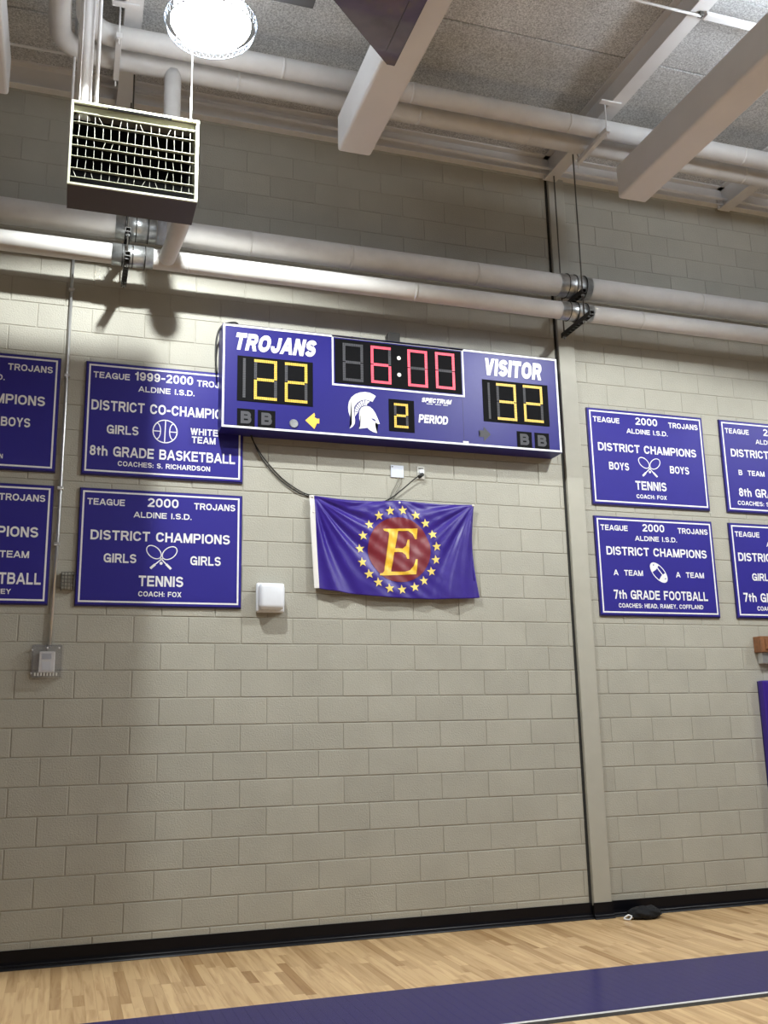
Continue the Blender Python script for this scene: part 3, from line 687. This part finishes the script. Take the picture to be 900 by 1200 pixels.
for (x0, x1, z0, z1), lab, lines, em in sign_defs:
    t = empty('championship_sign', ((x0+x1)/2, 0, z0)); tag(t, lab, 'sign', 'purple championship signs')
    under(t, boxo('panel', (x0, x1, -.024, -.002, z0, z1), M['purple'], bev=.002))
    under(t, boxo('backing', (x0-.006, x1+.006, -.016, .003, z0-.010, z1+.006), M['purple_edge']))
    under(t, obj('border', frame_geo(x0+.018, x1-.018, z0+.018, z1-.018, .013, -.0255, -.0235), M['print']))
    sc = (x1-x0)/1.232; szz = (z1-z0)/.90
    for s, a, b, c, d in lines: letters(s, x0+a*sc, x0+b*sc, z0+c*szz, z0+d*szz, -.0252, M['print'], t, w=.19)
    if em == 'rk': racquets(x0, z0, -.0252, t)
    if em == 'ball': basketball(x0, z0, -.0252, t)
    if em == 'fb': football(x0, z0, -.0252, t)

# ---------------------------------------------------------------- scoreboard
sb = empty('scoreboard', (2.91, -.1, 3.88)); tag(sb, 'long purple scoreboard with lit yellow and red digits', 'scoreboard')
bx0, bx1, bz0, bz1, FY = 1.413, 4.412, 3.880, 4.760, -.200
under(sb, boxo('cabinet', (bx0, bx1, FY, .0, bz0, bz1), M['board'], bev=.003))
under(sb, obj('border', frame_geo(bx0+.004, bx1-.004, bz0+.006, bz1-.004, .016, FY-.003, FY+.001), M['print']))
y1 = FY-.002
letters('TROJANS', 1.500, 2.200, 4.543, 4.690, y1, M['print'], sb, w=.27, shear=.20, gap=.13)
letters('VISITOR', 3.690, 4.262, 4.540, 4.698, y1, M['print'], sb, w=.27, shear=.12, gap=.13)
letters('PERIOD', 3.070, 3.342, 4.053, 4.127, y1, M['print'], sb, w=.24, shear=.12, gap=.14)
letters('SPECTRUM', 3.100, 3.380, 4.238, 4.279, y1, M['print'], sb, w=.26, shear=.3, gap=.12)
bm = bmesh.new()
for a, b in ((3.148, 3.206), (3.228, 3.282), (3.300, 3.345)):     # unreadably small line under the maker's word
    n = 6
    for k in range(n): box(bm, a+(b-a)*k/n, a+(b-a)*(k+.62)/n, y1, y1+.001, 4.222, 4.230)
under(sb, obj('small_print', bm, M['print']))
under(sb, boxo('sticker', (3.470, 3.520, y1-.001, y1+.001, 3.902, 3.920), M['print']))
under(sb, boxo('face_joint', (3.478, 3.481, FY-.0015, FY, 3.91, 4.30), M['purple_edge']))
def seg_digit(panel, x0, x1, z0, z1, lit, mlit, y, wd=.024):
    zm = (z0+z1)/2; h = wd/2
    segs = {'a': (x0, x1, z1-wd, z1), 'd': (x0, x1, z0, z0+wd), 'g': (x0+wd, x1-wd, zm-h, zm+h), 'f': (x0, x0+wd, zm+h*.3, z1-wd), 'b': (x1-wd, x1, zm+h*.3, z1-wd), 'e': (x0, x0+wd, z0+wd, zm-h*.3), 'c': (x1-wd, x1, z0+wd, zm-h*.3)}
    if not lit: segs['g'] = (x0+wd, x1-wd, zm-h, zm+h)
    for k, (a, b, c, d) in segs.items():
        bm = bmesh.new(); horiz = (b-a) > (d-c)
        n = max(1, round((b-a if horiz else d-c)/.0155))
        for i in range(n):
            for j in range(2):
                if horiz: r = (a+(b-a)*i/n+.0010, a+(b-a)*(i+1)/n-.0010, c+(d-c)*j/2+.0008, c+(d-c)*(j+1)/2-.0008)
                else: r = (a+(b-a)*j/2+.0008, a+(b-a)*(j+1)/2-.0008, c+(d-c)*i/n+.0010, c+(d-c)*(i+1)/n-.0010)
                vs = [bm.verts.new(p) for p in ((r[0], y, r[2]), (r[1], y, r[2]), (r[1], y, r[3]), (r[0], y, r[3]))]; bm.faces.new(vs)
        on = k in lit; o = obj('led_segment', bm, mlit if on else M['led_off'], panel)
        if on: o['label'] = 'lit yellow segment' if mlit is M['led_yellow'] else 'lit red segment'
def panel(x0, x1, z0, z1, nm='digit_window', lab=None, rad=.008):
    o = boxo(nm, (x0, x1, FY-.004, FY, z0, z1), M['led_black'], bev=.0015); under(sb, o)
    if lab: o['label'] = lab
    return o
def inw(o): return o          # LEDs carry world coordinates; the window has no transform of its own
DIG = {'2': 'abged', '3': 'abgcd', '6': 'afgecd', '0': 'abcdef', '': ''}
yd = FY-.0055
def add_digits(pn, items, m):
    for x0, x1, z0, z1, ch in items: seg_digit(pn, x0, x1, z0, z1, DIG[ch], m, yd)
def bar(pn, x0, x1, z0, z1):
    bm = bmesh.new(); n = 22
    for i in range(n):
        zz = z0+(z1-z0)*i/n; vs = [bm.verts.new(p) for p in ((x0, yd, zz+.001), (x1, yd, zz+.001), (x1, yd, zz+(z1-z0)/n-.001), (x0, yd, zz+(z1-z0)/n-.001))]; bm.faces.new(vs)
    obj('led_segment', bm, M['led_off'], pn)
pl = panel(1.535, 2.157, 4.112, 4.494, lab='black window with the lit yellow score 22'); bar(pl, 1.580, 1.602, 4.140, 4.474)
add_digits(pl, ((1.670, 1.858, 4.134, 4.474, '2'), (1.922, 2.110, 4.134, 4.474, '2')), M['led_yellow'])
pr_ = panel(3.670, 4.303, 4.114, 4.497, lab='black window with the lit yellow score 32'); bar(pr_, 3.719, 3.739, 4.138, 4.470)
add_digits(pr_, ((3.801, 3.989, 4.137, 4.474, '3'), (4.058, 4.246, 4.141, 4.480, '2')), M['led_yellow'])
pc = panel(2.345, 3.478, 4.340, 4.730, lab='black clock window with lit red digits 6:00')
add_digits(pc, ((2.412, 2.590, 4.363, 4.697, ''), (2.657, 2.836, 4.367, 4.699, '6'), (2.985, 3.165, 4.368, 4.700, '0'), (3.238, 3.416, 4.372, 4.703, '0')), M['led_red'])
for zz in (4.611, 4.461):
    bm = bmesh.new(); vs = [bm.verts.new((2.907+.017*math.cos(a), yd, zz+.017*math.sin(a))) for a in [k/16*2*PI for k in range(16)]]; bm.faces.new(vs)
    o = obj('colon_dot', bm, M['led_white'], pc); o['label'] = 'white colon dot'
under(sb, obj('clock_border', frame_geo(2.320, 3.502, 4.316, 4.756, .014, FY-.003, FY+.001), M['print']))
pp = panel(2.807, 3.033, 3.958, 4.240, lab='black window with the lit yellow period digit 2')
seg_digit(pp, 2.853, 2.978, 3.991, 4.206, DIG['2'], M['led_yellow'], yd, wd=.021)
for a in ((1.538, 1.680), (1.704, 1.846), (3.978, 4.121), (4.148, 4.289)):
    pb = panel(a[0], a[1], 3.903, 4.048, nm='bonus_window'); xm = (a[0]+a[1])/2
    o = letters('B', xm-.043, xm+.043, 3.925, 4.027, yd, M['led_off'], sb, 'led_letter', w=.26); o.parent = pb; o.matrix_parent_inverse = Matrix(); o['label'] = 'unlit grey letter B'
poly([(2.092, 3.992), (2.168, 4.062), (2.174, 4.038), (2.168, 4.025), (2.190, 4.013), (2.210, 4.016), (2.203, 3.995), (2.209, 3.973), (2.190, 3.974), (2.174, 3.958), (2.168, 3.924)], y1, M['led_yellow'], sb, 'possession_arrow')['label'] = 'lit yellow arrow pointing left'
poly([(3.731, 3.998), (3.666, 4.064), (3.666, 4.030), (3.619, 4.028), (3.632, 4.000), (3.619, 3.970), (3.664, 3.968), (3.663, 3.930)], y1, M['led_off'], sb, 'possession_arrow')['label'] = 'unlit grey arrow pointing right'
bm = bmesh.new(); bmesh.ops.create_cone(bm, cap_ends=True, segments=20, radius1=.038, radius2=.034, depth=.012, matrix=Matrix.Translation((1.997, FY-.004, 3.956)) @ Matrix.Rotation(PI/2, 4, 'X'))
under(sb, obj('sensor_lens', bm, M['galv']))
CREST = [(2.464,3.952),(2.486,3.993),(2.484,4.022),(2.472,4.05),(2.458,4.093),(2.454,4.137),(2.462,4.183),(2.484,4.224),(2.519,4.255),(2.559,4.273),(2.603,4.281),(2.643,4.278),(2.673,4.266),(2.696,4.253),(2.666,4.2),(2.642,4.208),(2.607,4.214),(2.573,4.207),(2.543,4.189),(2.518,4.16),(2.504,4.127),(2.503,4.092),(2.509,4.058),(2.513,4.024),(2.508,3.994),(2.493,3.971)]
BAND = [(2.512,4.059),(2.51,4.098),(2.515,4.128),(2.53,4.159),(2.553,4.186),(2.577,4.202),(2.607,4.208),(2.644,4.201),(2.619,4.179),(2.613,4.162),(2.592,4.162),(2.567,4.15),(2.549,4.128),(2.541,4.101),(2.523,4.077)]
FACE = [(2.545,3.957),(2.557,3.979),(2.555,4.008),(2.549,4.047),(2.549,4.086),(2.554,4.116),(2.569,4.142),(2.591,4.154),(2.616,4.159),(2.643,4.154),(2.668,4.134),(2.689,4.103),(2.706,4.065),(2.718,4.036),(2.727,4.012),(2.712,4.011),(2.694,4.019),(2.688,4.032),(2.686,3.999),(2.692,3.965),(2.702,3.93),(2.667,3.938),(2.637,3.953),(2.618,3.97),(2.588,3.964)]
poly(CREST, y1, M['print'], sb, 'helmet_crest'); poly(BAND, y1, M['print'], sb, 'helmet_band'); poly(FACE, y1, M['print'], sb, 'helmet_face')
poly([(2.650, 4.054), (2.669, 4.054), (2.688, 4.044), (2.690, 4.031), (2.673, 4.037)], y1-.0005, M['board'], sb, 'helmet_eye')
bm = bmesh.new(); cx, cz = 2.607, 4.095
for k in range(7):
    a = PI*(.60+.075*k-.08); ribbon([[(cx+.068*math.cos(a), cz+.068*math.sin(a)), (cx+.104*math.cos(a), cz+.112*math.sin(a))]], .006, y1-.0005, bm)
under(sb, obj('band_slits', bm, M['board']))
under(sb, boxo('horn_box', (2.826, 2.928, -.19, -.09, 4.758, 4.846), M['dark_steel'], bev=.003))
for x in (1.9, 2.5, 3.1, 3.7, 4.2):
    under(sb, boxo('top_clip', (x-.008, x+.008, -.19, -.17, 4.758, 4.768), M['dark_steel']))
lp = spline([(1.388, -.1, 4.36), (1.375, -.1, 4.50), (1.378, -.1, 4.64), (1.400, -.1, 4.74), (1.44, -.1, 4.79), (1.50, -.1, 4.815), (1.545, -.1, 4.812), (1.565, -.1, 4.765)], 6)
tag(tubeo('cable_loop', lp, .008, M['black_cable'], n=8), 'black cable looping over the upper left corner of the scoreboard', 'cable')

# ---------------------------------------------------------------- flag
TLc, TRc, BRc, BLc = (2.196, 3.408), (3.612, 3.405), (3.629, 2.603), (2.232, 2.645)
def flagY(X, Z):
    """height field of the cloth in front of the wall"""
    d1 = math.hypot(X-2.2, Z-3.41)+1e-6; a1 = math.atan2(3.41-Z, X-2.2)
    d2 = math.hypot(X-3.61, Z-3.41)+1e-6; a2 = math.atan2(3.41-Z, 3.61-X)
    w1 = math.exp(-((X-2.2)/.55)**2); w2 = math.exp(-((3.61-X)/.50)**2); wm = math.exp(-((X-2.94)/.30)**2)
    y = .0
    y += w1*min(1, d1/.3)*(.018*math.sin(a1*15+1.0+d1*2)+.009*math.sin(a1*29+d1*5))
    y += w2*min(1, d2/.3)*(.014*math.sin(a2*13+.6)+.007*math.sin(a2*27-d2*4))
    dm = math.hypot(X-2.94, Z-3.42); am = math.atan2(3.42-Z, X-2.94)
    y += wm*min(1, dm/.4)*.0045*math.sin(am*22)+wm*.0025*math.sin((X*.7+Z)*55)
    low = max(0, min(1, (3.0-Z)/.4)); y += low*.008*math.sin((X-2.2)*20+3*(Z-2.6))
    # cable lump near the top
    zc = 3.40-.075*math.exp(-((X-2.46)/.2)**2); y += .008*math.exp(-((Z-zc)/.02)**2)*(1 if X < 2.8 else 0)
    return -.045+y*.9-.016*low
def flag_edge(u, v):
    top = (TLc[0]+(TRc[0]-TLc[0])*u, TLc[1]+(TRc[1]-TLc[1])*u-.020*math.sin(PI*min(1, u/.53))*(u < .53)-.010*math.sin(PI*max(0, (u-.53)/.47)))
    bot = (BLc[0]+(BRc[0]-BLc[0])*u, BLc[1]+(BRc[1]-BLc[1])*u-.043*math.sin(PI*u)**.8 if 0 < u < 1 else BLc[1]+(BRc[1]-BLc[1])*u)
    X = top[0]+(bot[0]-top[0])*v - .018*math.sin(PI*v)*(u > .98) ; Z = top[1]+(bot[1]-top[1])*v
    return X, Z
NU, NV = 150, 84; V = []
for j in range(NV+1):
    for i in range(NU+1):
        X, Z = flag_edge(i/NU, j/NV); X -= .012*math.sin(PI*j/NV)*(i/NU)**3; V.append((X, flagY(X, Z), Z))
Fc = [(j*(NU+1)+i, j*(NU+1)+i+1, (j+1)*(NU+1)+i+1, (j+1)*(NU+1)+i) for j in range(NV) for i in range(NU)]
fg = empty('flag', (2.9, -.03, 2.6)); tag(fg, 'purple flag with a gold letter E on a red disc and ring of stars', 'flag')
o = pymesh('cloth', V, Fc, M['flag'], None, True); under(fg, o)
so = o.modifiers.new('thickness', 'SOLIDIFY'); so.thickness = .0015; so.offset = 1
V = []
for j in range(41):
    for i in range(4):
        X, Z = flag_edge(0, j/40); X += -.034+i/3*.040; V.append((X, flagY(X, Z)-.003, Z+.002))
o = pymesh('hoist_band', V, [(j*4+i, j*4+i+1, (j+1)*4+i+1, (j+1)*4+i) for j in range(40) for i in range(3)], M['canvas'], None, True); under(fg, o)
def drape(pts, off, m, name, cuts, smooth=True):
    """cut a flat outline into small faces that follow the cloth"""
    bm = bmesh.new(); vs = [bm.verts.new((a, 0, b)) for a, b in pts]; f = bm.faces.new(vs)
    x0, x1 = min(p[0] for p in pts), max(p[0] for p in pts); z0, z1 = min(p[1] for p in pts), max(p[1] for p in pts)
    st = cuts; x = x0+st
    while x < x1-1e-4:
        bmesh.ops.bisect_plane(bm, geom=bm.faces[:]+bm.edges[:]+bm.verts[:], plane_co=(x, 0, 0), plane_no=(1, 0, 0)); x += st
    z = z0+st
    while z < z1-1e-4:
        bmesh.ops.bisect_plane(bm, geom=bm.faces[:]+bm.edges[:]+bm.verts[:], plane_co=(0, 0, z), plane_no=(0, 0, 1)); z += st
    bmesh.ops.triangulate(bm, faces=bm.faces[:])
    for v in bm.verts: v.co.y = flagY(v.co.x, v.co.z)-off
    o = obj(name, bm, m, None, smooth); under(fg, o); return o
DC, DR = (2.926, 2.988), .273
o = drape([(DC[0]+DR*math.cos(a), DC[1]+DR*math.sin(a)) for a in [k/56*2*PI for k in range(56)]], .003, M['flag_red'], 'disc', .012); o['label'] = 'dark red disc'
E_ = [(2.789,3.158),(3.089,3.172),(3.082,3.082),(3.066,3.082),(3.045,3.125),(3.005,3.149),(2.918,3.145),(2.886,2.996),(2.955,2.998),(2.983,3.020),(3.000,3.073),(3.015,3.074),(3.006,2.911),(2.990,2.912),(2.980,2.945),(2.950,2.966),(2.879,2.965),(2.848,2.801),(2.965,2.801),(3.010,2.815),(3.040,2.850),(3.062,2.908),(3.080,2.910),(3.062,2.782),(2.745,2.764),(2.748,2.780),(2.775,2.786),(2.790,2.805),(2.838,3.115),(2.832,3.132),(2.795,3.142)]
o = drape(E_, .0055, M['flag_gold'], 'letter_e', .012); o['label'] = 'gold capital letter E'
STARS = [(2.753,3.266),(2.852,3.312),(2.965,3.323),(3.077,3.284),(3.161,3.219),(3.226,3.129),(3.256,3.025),(3.245,2.912),(3.202,2.812),(3.131,2.731),(3.047,2.675),(2.937,2.653),(2.828,2.659),(2.731,2.706),(2.654,2.772),(2.6,2.869),(2.587,2.983),(2.612,3.092),(2.671,3.188)]
for sx, sz in STARS:
    a0 = math.atan2(sz-DC[1], sx-DC[0])*.25+PI/2-PI/8*0
    pts = [(sx+(.042 if k % 2 == 0 else .0175)*math.cos(PI/2+.12+k*PI/5), sz+(.042 if k % 2 == 0 else .0175)*math.sin(PI/2+.12+k*PI/5)) for k in range(10)]
    drape(pts, .004, M['star_gold'], 'star', .012)
for gx, gz in ((2.185, 3.400), (2.937, 3.388), (3.606, 3.398), (2.20, 3.27)):
    bm = bmesh.new(); bmesh.ops.create_uvsphere(bm, u_segments=10, v_segments=6, radius=.011, matrix=Matrix.Translation((gx, -.043, gz)))
    under(fg, obj('pin', bm, M['canvas'], smooth=True))

# cords between scoreboard, flag and outlets
for dx, dz, lab in ((0, 0, 'black cord sagging from the scoreboard behind the flag to the outlet'), (.012, -.028, 'second black cord sagging just below the first, left of the flag')):
    pts = [(1.665+dx, -.06, 3.905), (1.70+dx, -.03, 3.84+dz), (1.796, -.015, 3.70+dz), (1.938, -.012, 3.55+dz), (2.079, -.012, 3.455+dz*.8), (2.193, -.010, 3.412+dz*.3), (2.45, -.006, 3.345+dz*.2)]
    if dz == 0: pts += [(2.734, -.010, 3.372), (2.87, -.018, 3.430), (2.99, -.026, 3.525), (3.09, -.034, 3.612), (3.137, -.040, 3.640)]
    tag(tubeo('power_cord', spline(pts, 7), .0050 if dz == 0 else .0042, M['black_cable'], n=8), lab, 'cord', 'black cords under the scoreboard')
for dx, lab in ((0, 'thin grey wire hanging from the blank steel plate, left one'), (.035, 'thin grey wire hanging from the blank steel plate, right one')):
    tag(tubeo('thin_wire', spline([(2.955+dx*.6, -.006, 3.625), (2.93+dx, -.010, 3.56), (2.89+dx, -.008, 3.49), (2.86+dx, -.006, 3.42), (2.83+dx, -.006, 3.385)], 5), .0032, M['grey_cable'], n=6), lab, 'wire', 'thin wires under the blank plate')
bp = tag(empty('blank_plate', (2.937, 0, 3.615)), 'blank steel wall plate left of the outlet, above the flag', 'wall plate')
under(bp, boxo('cover', (2.879, 2.994, -.010, .004, 3.614, 3.722), M['plate'], bev=.002), boxo('screw', (2.889, 2.898, -.0125, -.009, 3.703, 3.712), M['dark_steel']))
ou = tag(empty('wall_outlet', (3.15, 0, 3.61)), 'pale wall outlet with a round plug, right of the blank plate', 'outlet')
bm = bmesh.new(); bmesh.ops.create_cone(bm, cap_ends=True, segments=18, radius1=.024, radius2=.020, depth=.03, matrix=Matrix.Translation((3.152, -.022, 3.675)) @ Matrix.Rotation(PI/2, 4, 'X'))
under(ou, boxo('cover', (3.116, 3.183, -.009, .004, 3.612, 3.726), M['outlet'], bev=.002), boxo('socket_slot', (3.128, 3.172, -.0105, -.008, 3.702, 3.712), M['rod']), obj('plug', bm, M['white_plastic']))
pg = tag(tubeo('cord_plug', [(3.118, -.034, 3.622), (3.158, -.038, 3.652)], .016, M['black_cable'], n=10), 'black rubber plug pushed into the wall outlet', 'plug')

# ---------------------------------------------------------------- small wall fittings
d = tag(empty('wall_dispenser', (1.855, 0, 2.45)), 'white rounded dispenser box on the wall below left of the flag', 'dispenser')
bm = bmesh.new(); box(bm, 1.745, 1.950, -.125, -.03, 2.462, 2.672, bev=.038, seg=5); under(d, obj('cover', bm, M['white_plastic'], smooth=True))
bm = bmesh.new(); box(bm, 1.735, 1.962, -.040, .0, 2.448, 2.682, bev=.018, seg=3); under(d, obj('back_shell', bm, M['white_plastic'], smooth=True))

cg = tag(empty('thermostat_guard', (.2, 0, 1.945)), 'clear plastic guard box around a white thermostat at the foot of the conduit', 'thermostat')
bm = bmesh.new(); T = .004
gx0, gx1, gz0, gz1, gd = .112, .312, 1.950, 2.178, -.085
box(bm, gx0, gx1, gd, gd+T, gz0, gz1); box(bm, gx0, gx1, gd+T, 0, gz1-T, gz1); box(bm, gx0, gx1, gd+T, 0, gz0, gz0+T)
box(bm, gx0, gx0+T, gd+T, 0, gz0+T, gz1-T); box(bm, gx1-T, gx1, gd+T, 0, gz0+T, gz1-T)
under(cg, obj('guard', bm, M['clear']))
under(cg, boxo('back_plate', (gx0-.012, gx1+.012, -.006, .003, gz0-.012, gz1+.012), M['clear']))
under(cg, boxo('thermostat_body', (.158, .268, -.045, -.004, 1.985, 2.135), M['print'], bev=.006, seg=2))
under(cg, boxo('thermostat_display', (.178, .242, -.048, -.044, 2.080, 2.120), M['plate']), boxo('thermostat_door', (.180, .240, -.048, -.044, 2.000, 2.062), M['white_plastic']))
for sx, sz in ((gx0-.004, gz1-.03), (gx1-.02, gz1-.02), (.212, gz1-.02), (gx0-.004, gz0+.03)):
    bm = bmesh.new(); bmesh.ops.create_uvsphere(bm, u_segments=8, v_segments=6, radius=.008, matrix=Matrix.Translation((sx, gd+.01 if sx > .15 else -.010, sz))); under(cg, obj('screw', bm, M['print'], smooth=True))
bm = bmesh.new()
for k in range(8): box(bm, gx0+.02+k*.021, gx0+.030+k*.021, gd-.001, gd+.001, gz0+.008, gz0+.030)
under(cg, obj('vent_slots', bm, M['outlet']))
ct = conduit('conduit', [(.243, -.022, 5.33), (.243, -.022, 4.0), (.241, -.022, 3.0), (.228, -.022, 2.17)], .0115, 'metal conduit dropping down the wall to the thermostat', 'conduit', straps=((.243, -.022, 4.98), (.243, -.022, 4.26), (.241, -.022, 3.36), (.238, -.022, 2.93)))
gb = tag(empty('wire_cage_box', (.33, 0, 2.59)), 'small tan box with a wire cage between conduit and girls tennis sign', 'box')
under(gb, boxo('box_body', (.285, .368, -.03, .002, 2.595, 2.712), M['pilaster'], bev=.003))
for k in range(5):
    xx = .283+k*.0222; under(gb, tubeo('cage_wire', [(xx, -.045, 2.588), (xx, -.045, 2.718)], .0028, M['rod'], n=5))
for k in range(6):
    zz = 2.588+k*.026; under(gb, tubeo('cage_wire', [(.280, -.045, zz), (.374, -.045, zz)], .0028, M['rod'], n=5))
for xx in (.281, .373): under(gb, boxo('cage_side', (xx-.003, xx+.003, -.045, .0, 2.588, 2.718), M['rod']))

wb = tag(empty('wood_bracket', (6.6, 0, 2.1)), 'small brown wooden wall bracket at the right picture edge', 'bracket')
under(wb, boxo('wood', (6.38, 6.75, -.10, .0, 2.160, 2.305), M['wood_block'], bev=.004), boxo('wood_face', (6.43, 6.72, -.112, -.10, 2.185, 2.28), M['wood_block'], bev=.003), boxo('metal_foot', (6.41, 6.74, -.07, .0, 2.06, 2.160), M['conduit'], bev=.003))
pd = tag(empty('wall_pad', (6.8, 0, .2)), 'purple vinyl wall pad at the right picture edge', 'wall pad')
under(pd, boxo('cushion', (6.37, 6.98, -.085, -.015, .13, 1.905), M['pad'], bev=.012, seg=3), boxo('backing_board', (6.375, 6.975, -.015, .0, .135, 1.90), M['purple_edge']))

# black cloth bag on the floor by the pilaster
bm = bmesh.new(); bmesh.ops.create_uvsphere(bm, u_segments=40, v_segments=24, radius=1)
for v in bm.verts:
    c = v.co.copy(); n = noise.noise(c*2.1)*.22+noise.noise(c*5.3+Vector((3, 1, 2)))*.10
    s = 1+n; z = c.z*.052*s+.040
    v.co = Vector((4.925+c.x*.145*s, -.155+c.y*.10*s, max(.001, z)))
bg = tag(empty('cloth_bag', (4.925, -.155, 0)), 'crumpled black cloth bag lying on the floor beside the pilaster', 'bag')
under(bg, obj('body', bm, M['cloth_black'], smooth=True))
pts = spline([(4.81, -.175, .040), (4.785, -.185, .028), (4.755, -.18, .038), (4.725, -.165, .012), (4.75, -.20, .008), (4.775, -.195, .022), (4.80, -.18, .014)], 5)
o = tubeo('drawstring', pts, .0065, M['print'], n=8); o['label'] = 'white drawstring'; under(bg, o)
